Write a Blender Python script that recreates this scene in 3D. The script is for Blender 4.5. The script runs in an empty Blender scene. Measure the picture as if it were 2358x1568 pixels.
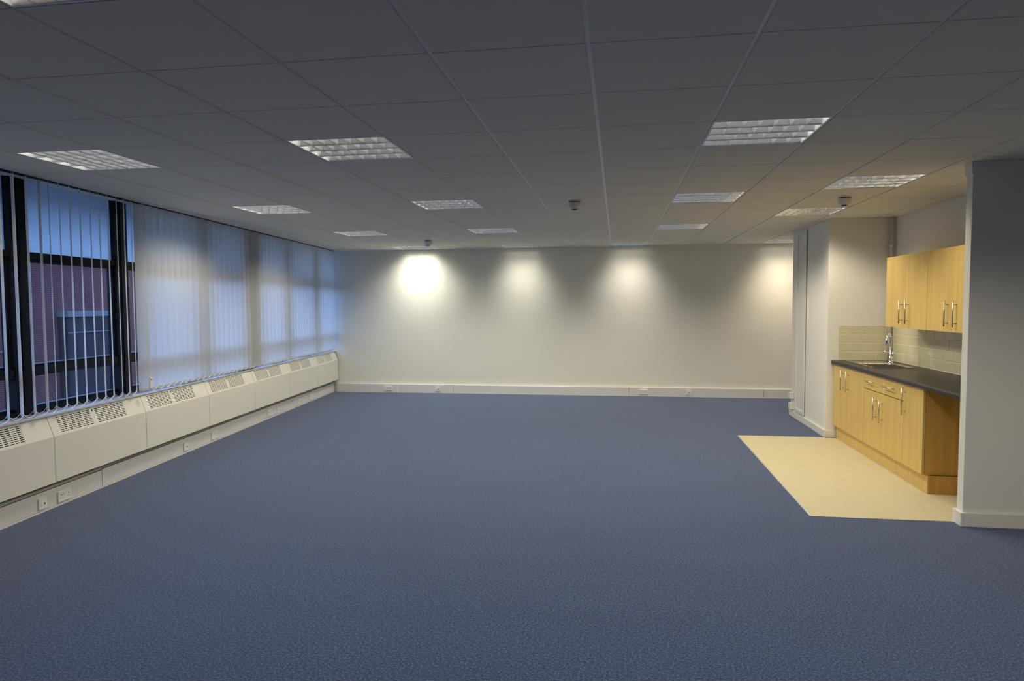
import bpy, bmesh, math, random
from mathutils import Matrix, Vector

random.seed(7)
C = bpy.context.scene.collection
PI = math.pi

# ------------------------------------------------------------------ camera, world, exposure
CAM_H = 1.5673
F_PX, YAW, PITCH, ROLL = 1573.03, -0.153601, -0.054251, -0.0049758
cam_data = bpy.data.cameras.new('camera')
cam_data.sensor_fit = 'HORIZONTAL'
cam_data.sensor_width = 36.0
cam_data.lens = F_PX * 36.0 / 2358.0
cam_data.clip_start = 0.02
cam_data.clip_end = 500
cam = bpy.data.objects.new('camera', cam_data)
C.objects.link(cam)
_f = Vector((math.sin(YAW) * math.cos(PITCH), math.cos(YAW) * math.cos(PITCH), math.sin(PITCH)))
_r = Vector((math.cos(YAW), -math.sin(YAW), 0))
_u = _r.cross(_f)
_r2 = math.cos(ROLL) * _r + math.sin(ROLL) * _u
_u2 = -math.sin(ROLL) * _r + math.cos(ROLL) * _u
cam.matrix_world = Matrix(((_r2.x, _u2.x, -_f.x, 0), (_r2.y, _u2.y, -_f.y, 0),
                           (_r2.z, _u2.z, -_f.z, CAM_H), (0, 0, 0, 1)))
bpy.context.scene.camera = cam

sc = bpy.context.scene
sc.view_settings.view_transform = 'Standard'
sc.view_settings.look = 'None'
sc.view_settings.gamma = 1.0
sc.view_settings.use_curve_mapping = False
sc.view_settings.exposure = 0.0

SKY = (1.0, 2.0, 4.6)          # dusk sky, blue and brighter than the lit room
LAMP_W = 17.0                    # power of one ceiling luminaire
TUBE_E = 8.5
world = bpy.data.worlds.new('dusk_sky')
sc.world = world
world.use_nodes = True
_nt = world.node_tree
_bg = _nt.nodes['Background']
_tc = _nt.nodes.new('ShaderNodeTexCoord')
_sx = _nt.nodes.new('ShaderNodeSeparateXYZ')
_cr = _nt.nodes.new('ShaderNodeValToRGB')
_cr.color_ramp.elements[0].position = 0.0
_cr.color_ramp.elements[0].color = (SKY[0] * 1.1, SKY[1] * 1.05, SKY[2], 1)
_cr.color_ramp.elements[1].position = 1.0
_cr.color_ramp.elements[1].color = (SKY[0] * 0.9, SKY[1] * 0.95, SKY[2], 1)
_nt.links.new(_tc.outputs['Generated'], _sx.inputs[0])
_nt.links.new(_sx.outputs['Z'], _cr.inputs[0])
_nt.links.new(_cr.outputs[0], _bg.inputs[0])
_bg.inputs[1].default_value = 1.0

# ------------------------------------------------------------------ dimensions
CH = 2.514                        # underside of the ceiling tiles
X0, Y0, T = -0.1094, 2.5627, 0.6  # tile grid origin and pitch
YB = 11.635                       # back wall
WO = Vector((-4.27, 4.1, 0))      # a point of the left wall's trunking face
WSL = 0.102
WPHI = math.atan(WSL)             # the window wall runs slightly askew to the tiles
def wall_x(y, n=0.0): return WO.x - WSL * (y - WO.y) + n * 1.005
S_BACK = (YB - WO.y) / math.cos(WPHI) * 1.0 + 0.0
S_NEAR = -6.6

# ------------------------------------------------------------------ materials
def mat(name, col, rough=0.6, metal=0.0, spec=0.5, bump=None, var=None, emit=None):
    m = bpy.data.materials.new(name)
    m.use_nodes = True
    nt = m.node_tree
    b = nt.nodes['Principled BSDF']
    b.inputs['Base Color'].default_value = (*col, 1)
    b.inputs['Roughness'].default_value = rough
    b.inputs['Metallic'].default_value = metal
    b.inputs['Specular IOR Level'].default_value = spec
    tc = nt.nodes.new('ShaderNodeTexCoord')
    if var:
        sc_, amt, stretch = var
        mp = nt.nodes.new('ShaderNodeMapping'); mp.inputs['Scale'].default_value = stretch
        nz = nt.nodes.new('ShaderNodeTexNoise'); nz.inputs['Scale'].default_value = sc_
        nz.inputs['Detail'].default_value = 4
        rp = nt.nodes.new('ShaderNodeValToRGB')
        rp.color_ramp.elements[0].position = 0.3; rp.color_ramp.elements[1].position = 0.7
        rp.color_ramp.elements[0].color = (*[c * (1 - amt) for c in col], 1)
        rp.color_ramp.elements[1].color = (*[min(1, c * (1 + amt)) for c in col], 1)
        nt.links.new(tc.outputs['Object'], mp.inputs[0]); nt.links.new(mp.outputs[0], nz.inputs[0])
        nt.links.new(nz.outputs[0], rp.inputs[0]); nt.links.new(rp.outputs[0], b.inputs['Base Color'])
    if bump:
        bs, st, dist = bump
        nz = nt.nodes.new('ShaderNodeTexNoise'); nz.inputs['Scale'].default_value = bs
        nz.inputs['Detail'].default_value = 3
        bp = nt.nodes.new('ShaderNodeBump'); bp.inputs['Strength'].default_value = st
        bp.inputs['Distance'].default_value = dist
        nt.links.new(tc.outputs['Object'], nz.inputs[0]); nt.links.new(nz.outputs[0], bp.inputs['Height'])
        nt.links.new(bp.outputs[0], b.inputs['Normal'])
    if emit:
        b.inputs['Emission Color'].default_value = (*emit[0], 1)
        b.inputs['Emission Strength'].default_value = emit[1]
    return m

M = {}
M['wall'] = mat('painted_plaster', (0.78, 0.765, 0.70), 0.75, spec=0.25, bump=(140, 0.15, 0.002))
M['back'] = mat('painted_lining_paper', (0.79, 0.77, 0.67), 0.6, spec=0.3, bump=(2.0, 0.28, 0.03))
M['tile'] = mat('mineral_fibre', (0.81, 0.765, 0.64), 0.95, spec=0.1, bump=(220, 0.25, 0.002))
M['bar'] = mat('white_metal_bar', (0.86, 0.85, 0.82), 0.35, spec=0.5)
M['crossbar'] = mat('shaded_metal_bar', (0.30, 0.29, 0.27), 0.6)  # shade of the narrow tile gaps put into the colour
M['void'] = mat('ceiling_void', (0.25, 0.24, 0.22), 0.9)
M['skirt'] = mat('painted_skirting', (0.76, 0.74, 0.68), 0.4, spec=0.45)
M['pvc'] = mat('white_plastic_trunking', (0.72, 0.70, 0.67), 0.35, spec=0.5)
M['plate'] = mat('white_plastic_plate', (0.80, 0.79, 0.74), 0.3, spec=0.5)
M['slot'] = mat('dark_slot', (0.02, 0.018, 0.015), 0.6)
M['casing'] = mat('cream_painted_steel', (0.72, 0.70, 0.62), 0.5, spec=0.4)
M['dark'] = mat('dark_interior', (0.05, 0.045, 0.03), 0.8)
M['sill'] = mat('white_sill', (0.72, 0.72, 0.72), 0.3)
M['frame'] = mat('black_window_frame', (0.006, 0.007, 0.009), 0.6, spec=0.25)
M['vinyl'] = mat('cream_vinyl', (0.60, 0.525, 0.33), 0.55, spec=0.3, var=(9, 0.03, (1, 1, 1)))
M['strip'] = mat('aluminium_strip', (0.85, 0.85, 0.87), 0.3, metal=0.9)
M['worktop'] = mat('dark_laminate', (0.022, 0.021, 0.022), 0.38, spec=0.35, var=(180, 0.5, (1, 1, 1)))
M['steel'] = mat('brushed_steel', (0.55, 0.53, 0.49), 0.28, metal=1.0)
M['chrome'] = mat('chrome', (0.85, 0.85, 0.86), 0.06, metal=1.0)
M['handle'] = mat('satin_steel', (0.58, 0.54, 0.47), 0.3, metal=1.0)
M['ctile'] = mat('cream_glazed_tile', (0.68, 0.63, 0.43), 0.12, spec=0.6)
M['grout'] = mat('pale_grout', (0.82, 0.80, 0.70), 0.8)
M['tube'] = mat('fluorescent_tube', (0.9, 0.9, 0.9), 0.4, emit=((1.0, 0.97, 0.86), TUBE_E))
M['tray'] = mat('white_reflector_tray', (0.8, 0.8, 0.79), 0.35)
M['blade'] = mat('polished_aluminium', (0.90, 0.89, 0.87), 0.14, metal=0.6)
M['blade'].node_tree.nodes['Principled BSDF'].inputs['Roughness'].default_value = 0.13
M['det'] = mat('white_detector_plastic', (0.72, 0.71, 0.67), 0.4)
M['pipe'] = mat('white_painted_pipe', (0.72, 0.70, 0.64), 0.4)
M['concrete'] = mat('outdoor_concrete', (0.5, 0.5, 0.5), 0.9)
M['asphalt'] = mat('outdoor_ground', (0.05, 0.05, 0.055), 0.95)
M['farglass'] = mat('dark_far_glass', (0.015, 0.02, 0.035), 0.15)
M['bay'] = mat('blue_grey_cladding', (0.020, 0.018, 0.024), 0.95, spec=0.1)
M['coping'] = mat('pale_coping', (0.13, 0.12, 0.12), 0.9, spec=0.1)
M['coping2'] = mat('grey_outdoor_metal', (0.06, 0.065, 0.07), 0.5)
M['chain'] = mat('white_bead_chain', (0.88, 0.87, 0.84), 0.4)

def wood(name, col, dark):
    m = bpy.data.materials.new(name); m.use_nodes = True
    nt = m.node_tree; b = nt.nodes['Principled BSDF']
    b.inputs['Roughness'].default_value = 0.42
    b.inputs['Specular IOR Level'].default_value = 0.35
    tc = nt.nodes.new('ShaderNodeTexCoord')
    mp = nt.nodes.new('ShaderNodeMapping'); mp.inputs['Scale'].default_value = (14, 14, 0.55)
    n1 = nt.nodes.new('ShaderNodeTexNoise'); n1.inputs['Scale'].default_value = 1.6; n1.inputs['Detail'].default_value = 6
    n1.inputs['Distortion'].default_value = 0.3
    mp2 = nt.nodes.new('ShaderNodeMapping'); mp2.inputs['Scale'].default_value = (160, 160, 5)
    n2 = nt.nodes.new('ShaderNodeTexNoise'); n2.inputs['Scale'].default_value = 1.0
    mx = nt.nodes.new('ShaderNodeMath'); mx.operation = 'MULTIPLY_ADD'; mx.inputs[1].default_value = 0.25
    rp = nt.nodes.new('ShaderNodeValToRGB')
    rp.color_ramp.elements[0].position = 0.42; rp.color_ramp.elements[0].color = (*dark, 1)
    rp.color_ramp.elements[1].position = 0.78; rp.color_ramp.elements[1].color = (*col, 1)
    L = nt.links
    L.new(tc.outputs['Object'], mp.inputs[0]); L.new(mp.outputs[0], n1.inputs[0])
    L.new(tc.outputs['Object'], mp2.inputs[0]); L.new(mp2.outputs[0], n2.inputs[0])
    L.new(n2.outputs[0], mx.inputs[0]); L.new(n1.outputs[0], mx.inputs[2])
    L.new(mx.outputs[0], rp.inputs[0]); L.new(rp.outputs[0], b.inputs['Base Color'])
    return m
M['wood'] = wood('beech_laminate', (0.70, 0.495, 0.165), (0.61, 0.41, 0.12))
M['woodside'] = wood('beech_end_laminate', (0.60, 0.34, 0.075), (0.50, 0.26, 0.05))

def carpet():
    m = bpy.data.materials.new('blue_loop_carpet'); m.use_nodes = True
    nt = m.node_tree; b = nt.nodes['Principled BSDF']
    b.inputs['Roughness'].default_value = 1.0
    b.inputs['Specular IOR Level'].default_value = 0.05
    b.inputs['Sheen Weight'].default_value = 0.25
    b.inputs['Sheen Roughness'].default_value = 0.5
    tc = nt.nodes.new('ShaderNodeTexCoord')
    n1 = nt.nodes.new('ShaderNodeTexNoise'); n1.inputs['Scale'].default_value = 92; n1.inputs['Detail'].default_value = 4
    n1.inputs['Roughness'].default_value = 0.85
    rp = nt.nodes.new('ShaderNodeValToRGB')
    e = rp.color_ramp.elements
    e[0].position = 0.36; e[0].color = (0.006, 0.013, 0.045, 1)
    e[1].position = 0.66; e[1].color = (0.150, 0.196, 0.330, 1)
    k = e.new(0.5); k.color = (0.034, 0.059, 0.146, 1)
    n3 = nt.nodes.new('ShaderNodeTexNoise'); n3.inputs['Scale'].default_value = 1.3; n3.inputs['Detail'].default_value = 3
    r3 = nt.nodes.new('ShaderNodeMapRange'); r3.inputs[3].default_value = 0.9; r3.inputs[4].default_value = 1.1
    mu = nt.nodes.new('ShaderNodeVectorMath'); mu.operation = 'SCALE'
    L = nt.links
    bp = nt.nodes.new('ShaderNodeBump'); bp.inputs['Strength'].default_value = 0.5; bp.inputs['Distance'].default_value = 0.004
    L.new(tc.outputs['Object'], n1.inputs[0]); L.new(n1.outputs[0], rp.inputs[0])
    L.new(tc.outputs['Object'], n3.inputs[0]); L.new(n3.outputs[0], r3.inputs[0])
    L.new(rp.outputs[0], mu.inputs[0]); L.new(r3.outputs[0], mu.inputs['Scale'])
    L.new(mu.outputs[0], b.inputs['Base Color'])
    L.new(n1.outputs[0], bp.inputs['Height']); L.new(bp.outputs[0], b.inputs['Normal'])
    return m
M['carpet'] = carpet()

def brick():
    m = bpy.data.materials.new('red_brick_far'); m.use_nodes = True
    nt = m.node_tree; b = nt.nodes['Principled BSDF']; b.inputs['Roughness'].default_value = 0.95
    b.inputs['Specular IOR Level'].default_value = 0.1
    tc = nt.nodes.new('ShaderNodeTexCoord')
    sp = nt.nodes.new('ShaderNodeSeparateXYZ'); cb = nt.nodes.new('ShaderNodeCombineXYZ')
    bt = nt.nodes.new('ShaderNodeTexBrick')
    bt.inputs['Scale'].default_value = 1.0
    bt.inputs['Color1'].default_value = (0.105, 0.027, 0.026, 1)
    bt.inputs['Color2'].default_value = (0.080, 0.022, 0.024, 1)
    bt.inputs['Mortar'].default_value = (0.13, 0.07, 0.065, 1)
    bt.inputs['Brick Width'].default_value = 0.3; bt.inputs['Row Height'].default_value = 0.1
    bt.inputs['Mortar Size'].default_value = 0.012
    L = nt.links
    L.new(tc.outputs['Object'], sp.inputs[0]); L.new(sp.outputs['Y'], cb.inputs['X']); L.new(sp.outputs['Z'], cb.inputs['Y'])
    L.new(cb.outputs[0], bt.inputs['Vector']); L.new(bt.outputs['Color'], b.inputs['Base Color'])
    return m
M['brick'] = brick()

def blind_mat(name, col, tr):
    m = bpy.data.materials.new(name); m.use_nodes = True
    nt = m.node_tree
    for n in list(nt.nodes): nt.nodes.remove(n)
    out = nt.nodes.new('ShaderNodeOutputMaterial'); mx = nt.nodes.new('ShaderNodeMixShader')
    d = nt.nodes.new('ShaderNodeBsdfDiffuse'); t = nt.nodes.new('ShaderNodeBsdfTranslucent')
    tc = nt.nodes.new('ShaderNodeTexCoord'); mp = nt.nodes.new('ShaderNodeMapping'); mp.inputs['Scale'].default_value = (500, 500, 60)
    nz = nt.nodes.new('ShaderNodeTexNoise'); rp = nt.nodes.new('ShaderNodeValToRGB')
    rp.color_ramp.elements[0].color = (*[c * 0.94 for c in col], 1); rp.color_ramp.elements[1].color = (*col, 1)
    nt.links.new(tc.outputs['Object'], mp.inputs[0]); nt.links.new(mp.outputs[0], nz.inputs[0])
    nt.links.new(nz.outputs[0], rp.inputs[0]); nt.links.new(rp.outputs[0], d.inputs[0]); nt.links.new(rp.outputs[0], t.inputs[0])
    mx.inputs[0].default_value = tr
    nt.links.new(d.outputs[0], mx.inputs[1]); nt.links.new(t.outputs[0], mx.inputs[2]); nt.links.new(mx.outputs[0], out.inputs[0])
    return m
M['slat'] = blind_mat('blind_fabric', (0.80, 0.79, 0.75), 0.58)

def glass_clear():
    m = bpy.data.materials.new('clear_pane'); m.use_nodes = True
    nt = m.node_tree
    for n in list(nt.nodes): nt.nodes.remove(n)
    out = nt.nodes.new('ShaderNodeOutputMaterial'); mx = nt.nodes.new('ShaderNodeMixShader')
    t = nt.nodes.new('ShaderNodeBsdfTransparent'); g = nt.nodes.new('ShaderNodeBsdfGlossy')
    t.inputs[0].default_value = (0.88, 0.92, 0.93, 1); g.inputs['Roughness'].default_value = 0.02
    fr = nt.nodes.new('ShaderNodeFresnel'); fr.inputs[0].default_value = 1.45
    nt.links.new(fr.outputs[0], mx.inputs[0]); nt.links.new(t.outputs[0], mx.inputs[1])
    nt.links.new(g.outputs[0], mx.inputs[2]); nt.links.new(mx.outputs[0], out.inputs[0])
    return m
M['glass'] = glass_clear()

def glass_frost():
    m = bpy.data.materials.new('frosted_pane'); m.use_nodes = True
    nt = m.node_tree
    for n in list(nt.nodes): nt.nodes.remove(n)
    out = nt.nodes.new('ShaderNodeOutputMaterial'); mx = nt.nodes.new('ShaderNodeMixShader')
    t = nt.nodes.new('ShaderNodeBsdfTranslucent'); d = nt.nodes.new('ShaderNodeBsdfDiffuse')
    t.inputs[0].default_value = (0.97, 1.0, 0.98, 1); d.inputs[0].default_value = (0.16, 0.2, 0.22, 1)
    mx.inputs[0].default_value = 0.98
    nt.links.new(d.outputs[0], mx.inputs[1]); nt.links.new(t.outputs[0], mx.inputs[2]); nt.links.new(mx.outputs[0], out.inputs[0])
    return m
M['frost'] = glass_frost()

# ------------------------------------------------------------------ helpers
def B(bm, x0, x1, y0, y1, z0, z1):
    """axis aligned box"""
    v = [bm.verts.new((x, y, z)) for x in (x0, x1) for y in (y0, y1) for z in (z0, z1)]
    for f in ((0, 1, 3, 2), (4, 6, 7, 5), (0, 4, 5, 1), (2, 3, 7, 6), (0, 2, 6, 4), (1, 5, 7, 3)):
        bm.faces.new([v[i] for i in f])
    return bm

def prism(bm, prof, y0, y1, axes='xz'):
    """extrude a closed profile along y (profile in x,z) or along z (profile in x,y)"""
    if axes == 'xz':
        a = [bm.verts.new((p[0], y0, p[1])) for p in prof]; b = [bm.verts.new((p[0], y1, p[1])) for p in prof]
    else:
        a = [bm.verts.new((p[0], p[1], y0)) for p in prof]; b = [bm.verts.new((p[0], p[1], y1)) for p in prof]
    n = len(prof)
    bm.faces.new(a); bm.faces.new(b[::-1])
    for i in range(n): bm.faces.new((a[i], b[i], b[(i + 1) % n], a[(i + 1) % n]))
    return bm

def lathe(bm, prof, n=24, c=(0, 0, 0)):
    rings = []
    for r, z in prof:
        if r < 1e-6: rings.append([bm.verts.new((c[0], c[1], c[2] + z))])
        else: rings.append([bm.verts.new((c[0] + r * math.cos(2 * PI * i / n), c[1] + r * math.sin(2 * PI * i / n), c[2] + z)) for i in range(n)])
    for a, b in zip(rings, rings[1:]):
        for i in range(n):
            j = (i + 1) % n
            if len(a) == 1 and len(b) == 1: continue
            if len(a) == 1: bm.faces.new((a[0], b[i], b[j]))
            elif len(b) == 1: bm.faces.new((a[i], b[0], a[j]))
            else: bm.faces.new((a[i], b[i], b[j], a[j]))
    return bm

def tube(bm, pts, r, n=8, caps=True):
    pts = [Vector(p) for p in pts]; rings = []
    up = Vector((0.13, 0.31, 0.94)).normalized()
    for i, p in enumerate(pts):
        d = (pts[min(i + 1, len(pts) - 1)] - pts[max(i - 1, 0)]).normalized()
        s = d.cross(up)
        if s.length < 0.15: s = d.cross(Vector((1, 0, 0)))
        s.normalize(); t = s.cross(d).normalized()
        rr = r[i] if isinstance(r, (list, tuple)) else r
        rings.append([bm.verts.new(p + rr * (math.cos(2 * PI * k / n) * s + math.sin(2 * PI * k / n) * t)) for k in range(n)])
    for a, b in zip(rings, rings[1:]):
        for k in range(n): bm.faces.new((a[k], b[k], b[(k + 1) % n], a[(k + 1) % n]))
    if caps: bm.faces.new(rings[0]); bm.faces.new(rings[-1][::-1])
    return bm

def mesh(name, bm, m, smooth=False):
    bmesh.ops.recalc_face_normals(bm, faces=bm.faces)
    me = bpy.data.meshes.new(name); bm.to_mesh(me); bm.free()
    me.materials.append(m)
    if smooth: me.polygons.foreach_set('use_smooth', [True] * len(me.polygons))
    return me

def obj(name, bm, m, parent=None, bevel=0, smooth=False, loc=None, rot=None):
    me = bm if isinstance(bm, bpy.types.Mesh) else mesh(name, bm, m, smooth)
    o = bpy.data.objects.new(name, me); C.objects.link(o)
    if parent: o.parent = parent
    if loc: o.location = loc
    if rot: o.rotation_euler = rot
    if bevel:
        b = o.modifiers.new('bevel', 'BEVEL'); b.width = bevel; b.segments = 2; b.limit_method = 'ANGLE'
        b.harden_normals = False
    return o

def new(): return bmesh.new()

def thing(name, label, cat, loc=(0, 0, 0), rotz=0, group=None):
    o = bpy.data.objects.new(name, None); C.objects.link(o)
    o.location = loc; o.rotation_euler = (0, 0, rotz); o.empty_display_size = 0.1
    o['label'] = label; o['category'] = cat
    if group: o['group'] = group
    return o

def tag(o, label, cat, group=None):
    o['label'] = label; o['category'] = cat
    if group: o['group'] = group
    return o

def struct(o):
    o['kind'] = 'structure'; return o

def dup(root, loc, rotz, label, group=None):
    r = root.copy(); C.objects.link(r); r.location = loc; r.rotation_euler = (0, 0, rotz); r['label'] = label
    if group: r['group'] = group
    for ch in list(root.children):
        if ch.type == 'LIGHT': continue
        c = ch.copy(); C.objects.link(c); c.parent = r
        for g in list(ch.children):
            d = g.copy(); C.objects.link(d); d.parent = c
    return r

def wroot(o):
    o.location = WO; o.rotation_euler = (0, 0, WPHI); return o
def wpt(n, s, z=0):
    return (WO.x + n * math.cos(WPHI) - s * math.sin(WPHI), WO.y + n * math.sin(WPHI) + s * math.cos(WPHI), z)
def wy(y, n=0.0):
    """s along the window wall of the point at world y, offset n from the trunking face"""
    return (y - WO.y - n * math.sin(WPHI)) / math.cos(WPHI)

# ------------------------------------------------------------------ floor
bm = B(new(), -4.9, 5.5, -3.0, 12.1, -0.12, 0.0)
floor = struct(obj('floor', bm, M['carpet']))
# shift left edge along the skewed wall
for v in floor.data.vertices:
    if v.co.x < 0: v.co.x = wall_x(v.co.y, -0.2)
VX0, VX1, VY0, VY1 = 1.405, 3.08, 5.20, 8.262
obj('vinyl_sheet', B(new(), VX0, VX1, VY0, VY1, 0.0, 0.003), M['vinyl'], floor)
st = obj('threshold_strip', B(new(), VX0 - 0.012, VX0, VY0 - 0.01, VY1 + 0.012, 0.0, 0.005), M['strip'], floor)
st = obj('threshold_strip', B(new(), VX0, 2.37, VY1, VY1 + 0.02, 0.0, 0.006), M['strip'], floor)
st = obj('threshold_strip', B(new(), VX0, 2.36, VY0 - 0.01, VY0, 0.0, 0.005), M['strip'], floor)

# ------------------------------------------------------------------ ceiling
bm = new()
B(bm, -5.9, 5.9, -3.3, 12.2, CH + 0.27, CH + 0.32)
B(bm, -5.9, -5.85, -3.3, 12.2, CH + 0.008, CH + 0.27); B(bm, 5.85, 5.9, -3.3, 12.2, CH + 0.008, CH + 0.27)
B(bm, -5.85, 5.85, 12.15, 12.2, CH + 0.008, CH + 0.27); B(bm, -5.85, 5.85, -3.3, -3.25, CH + 0.008, CH + 0.27)
ceiling = struct(obj('ceiling', bm, M['void']))
LIGHTS = [(-3, -2), (-3, 2), (-3, 6), (-3, 10), (-3, 14), (-6, 2), (-6, 6), (-6, 10), (-6, 14),
          (1, 2), (1, 6), (1, 10), (0, 14), (3, 5), (3, 8), (4, 14), (1, -2), (4, -2)]
def gx(c): return X0 + c * T
def gy(r): return Y0 + r * T
def project(x, y, z):
    d = Vector((x, y, z - CAM_H)); zz = d.dot(_f)
    if zz < 0.2: return None
    return 1179 + F_PX * d.dot(_r2) / zz, 784 - F_PX * d.dot(_u2) / zz

def clip(poly, a, b, c):
    """keep a*x+b*y+c >= 0"""
    out = []
    for i in range(len(poly)):
        p, q = poly[i], poly[(i + 1) % len(poly)]
        dp, dq = a * p[0] + b * p[1] + c, a * q[0] + b * q[1] + c
        if dp >= 0: out.append(p)
        if (dp >= 0) != (dq >= 0):
            t = dp / (dp - dq); out.append((p[0] + t * (q[0] - p[0]), p[1] + t * (q[1] - p[1])))
    return out
def tile_mesh(poly):
    bm = new(); n = len(poly)
    cx = sum(p[0] for p in poly) / n; cy = sum(p[1] for p in poly) / n
    lo = [bm.verts.new((cx + (p[0] - cx) * 0.995, cy + (p[1] - cy) * 0.998, CH)) for p in poly]
    mi = [bm.verts.new((*p, CH + 0.002)) for p in poly]
    hi = [bm.verts.new((*p, CH + 0.0078)) for p in poly]
    bm.faces.new(lo[::-1]); bm.faces.new(hi)
    for A, Bv in ((lo, mi), (mi, hi)):
        for i in range(n): bm.faces.new((A[i], A[(i + 1) % n], Bv[(i + 1) % n], Bv[i]))
    return bm
hx, hy = 0.2908, 0.2970
std = None
rest = new()
n_tiles = 0
for c in range(-9, 10):
    for r in range(-10, 16):
        if (c, r) in LIGHTS: continue
        cx, cy = gx(c) + T / 2, gy(r) + T / 2
        poly = [(cx - hx, cy - hy), (cx + hx, cy - hy), (cx + hx, cy + hy), (cx - hx, cy + hy)]
        # left boundary: window wall head, just outside the blinds
        full = poly
        poly = clip(poly, 1, WSL, -(WO.x + WSL * WO.y) + 0.12)
        poly = clip(poly, 0, -1, YB + 0.03)
        if len(poly) < 3: continue
        vis = False
        for p in poly + [(cx, cy)]:
            q = project(p[0], p[1], CH)
            if q and -40 < q[0] < 2398 and -40 < q[1] < 700: vis = True
        if cx > 3.2 and cy > 5.3: vis = False
        if cx > 2.6 and cy > 8.6 and r != 14: vis = False
        cut = any((abs(a[0] - b[0]) + abs(a[1] - b[1])) > 1e-6 for a, b in zip(poly, full)) or len(poly) != 4
        if vis:
            n_tiles += 1
            if cut:
                obj('ceiling_tile', tile_mesh(poly), M['tile'], ceiling)
            else:
                if std is None:
                    std = mesh('ceiling_tile', tile_mesh([(-hx, -hy), (hx, -hy), (hx, hy), (-hx, hy)]), M['tile'])
                o = obj('ceiling_tile', std, None, ceiling); o.location = (cx, cy, 0)
        else:
            n = len(poly)
            lo = [rest.verts.new((*p, CH)) for p in poly]; hi = [rest.verts.new((*p, CH + 0.0078)) for p in poly]
            rest.faces.new(lo[::-1]); rest.faces.new(hi)
            for i in range(n): rest.faces.new((lo[i], lo[(i + 1) % n], hi[(i + 1) % n], hi[i]))
rs = obj('ceiling_tiles_out_of_view', rest, M['tile'], ceiling); rs.name = 'ceiling_tile_field'; rs['kind'] = 'stuff'
for c in range(-8, 11):
    obj('main_bar', B(new(), gx(c) - 0.012, gx(c) + 0.012, -3.2, YB + 0.05, CH + 0.008, CH + 0.03), M['bar'], ceiling)
cb = mesh('cross_bar', B(new(), -5.6, 5.8, -0.012, 0.012, CH + 0.0085, CH + 0.025), M['crossbar'])
for r in range(-9, 16):
    o = obj('cross_bar', cb, None, ceiling); o.location = (0, gy(r), 0)
# perimeter angle along the walls
obj('edge_trim', B(new(), -5.2, 3.2, YB - 0.016, YB, CH - 0.002, CH + 0.0), M['bar'], ceiling)

# ------------------------------------------------------------------ walls
bm = B(new(), -5.4, 3.3, YB, YB + 0.25, -0.02, CH)
wall_back = struct(obj('wall_back', bm, M['back']))
# column box between the kitchen alcove and the back of the room
CX, CY0, CY1, RX = 2.385, 8.32, 9.93, 3.08
wall_column = struct(obj('wall_column', B(new(), CX, 3.35, CY0, CY1, -0.02, CH), M['wall'], bevel=0.004))
obj('access_panel', B(new(), CX - 0.010, CX + 0.002, 9.235, 9.60, 0.10, 2.46), M['skirt'], wall_column, bevel=0.003)
bm = new()
B(bm, CX - 0.022, CX - 0.010, 9.205, 9.24, 0.10, 2.485); B(bm, CX - 0.022, CX - 0.010, 9.595, 9.63, 0.10, 2.485)
B(bm, CX - 0.022, CX - 0.010, 9.24, 9.595, 2.45, 2.485)
B(bm, CX - 0.022, CX - 0.010, 9.24, 9.595, 0.10, 0.145)
obj('panel_architrave', bm, M['skirt'], wall_column, bevel=0.003)
wall_kitchen = struct(obj('wall_kitchen', B(new(), RX, 3.35, 5.27, CY0, -0.02, CH), M['wall']))
wall_partition = struct(obj('wall_partition', B(new(), 2.382, 5.6, 5.117, 5.20, -0.02, CH), M['wall'], bevel=0.002))
obj('head_trim', B(new(), 2.372, 5.6, 5.110, 5.21, 2.430, 2.5135), M['skirt'], wall_partition, bevel=0.002)
wall_side = struct(obj('wall_right', B(new(), 3.08, 3.3, CY1, YB, -0.02, CH), M['wall']))
wall_far_right = struct(obj('wall_right_front', B(new(), 5.5, 5.7, -3.2, 5.2, -0.02, CH), M['wall']))
struct(obj('wall_front', B(new(), -4.4, 5.7, -3.25, -3.0, -0.02, CH), M['wall']))

# skirtings
def skirting(name, x0, x1, y0, y1, h=0.10):
    return struct(obj(name, B(new(), x0, x1, y0, y1, 0.0, h), M['skirt'], bevel=0.006))
bs = new(); B(bs, CX - 0.020, CX, CY0 - 0.02, CY1 + 0.02, 0, 0.085); B(bs, CX, 2.515, CY0 - 0.02, CY0, 0, 0.085)
struct(obj('baseboard_column', bs, M['skirt'], bevel=0.004))
bs = new(); B(bs, 2.362, 2.382, 5.097, 5.222, 0, 0.10); B(bs, 2.382, 5.5, 5.097, 5.117, 0, 0.10); B(bs, 2.382, 2.402, 5.2, 5.222, 0, 0.1)
struct(obj('baseboard_partition', bs, M['skirt'], bevel=0.004))

# back wall dado trunking, in lengths
bb = struct(obj('baseboard_back', B(new(), -5.03, 3.06, YB - 0.012, YB, 0.0, 0.15), M['pvc']))
edges = [-4.985, -3.848, -2.843, 0.19, 2.36]
for a, b in zip(edges, edges[1:]):
    obj('trunking_lid', B(new(), a + 0.002, b - 0.002, YB - 0.042, YB - 0.012, 0.012, 0.148), M['pvc'], bb, bevel=0.004)
obj('trunking_lid', B(new(), 2.364, 3.06, YB - 0.042, YB - 0.012, 0.012, 0.148), M['pvc'], bb, bevel=0.004)
obj('trunking_coupler', B(new(), -3.864, -3.832, YB - 0.0445, YB - 0.04, 0.012, 0.149), M['plate'], bb, bevel=0.001)
obj('trunking_base_lip', B(new(), -4.985, 3.06, YB - 0.046, YB - 0.012, 0.0, 0.012), M['pvc'], bb)

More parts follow.
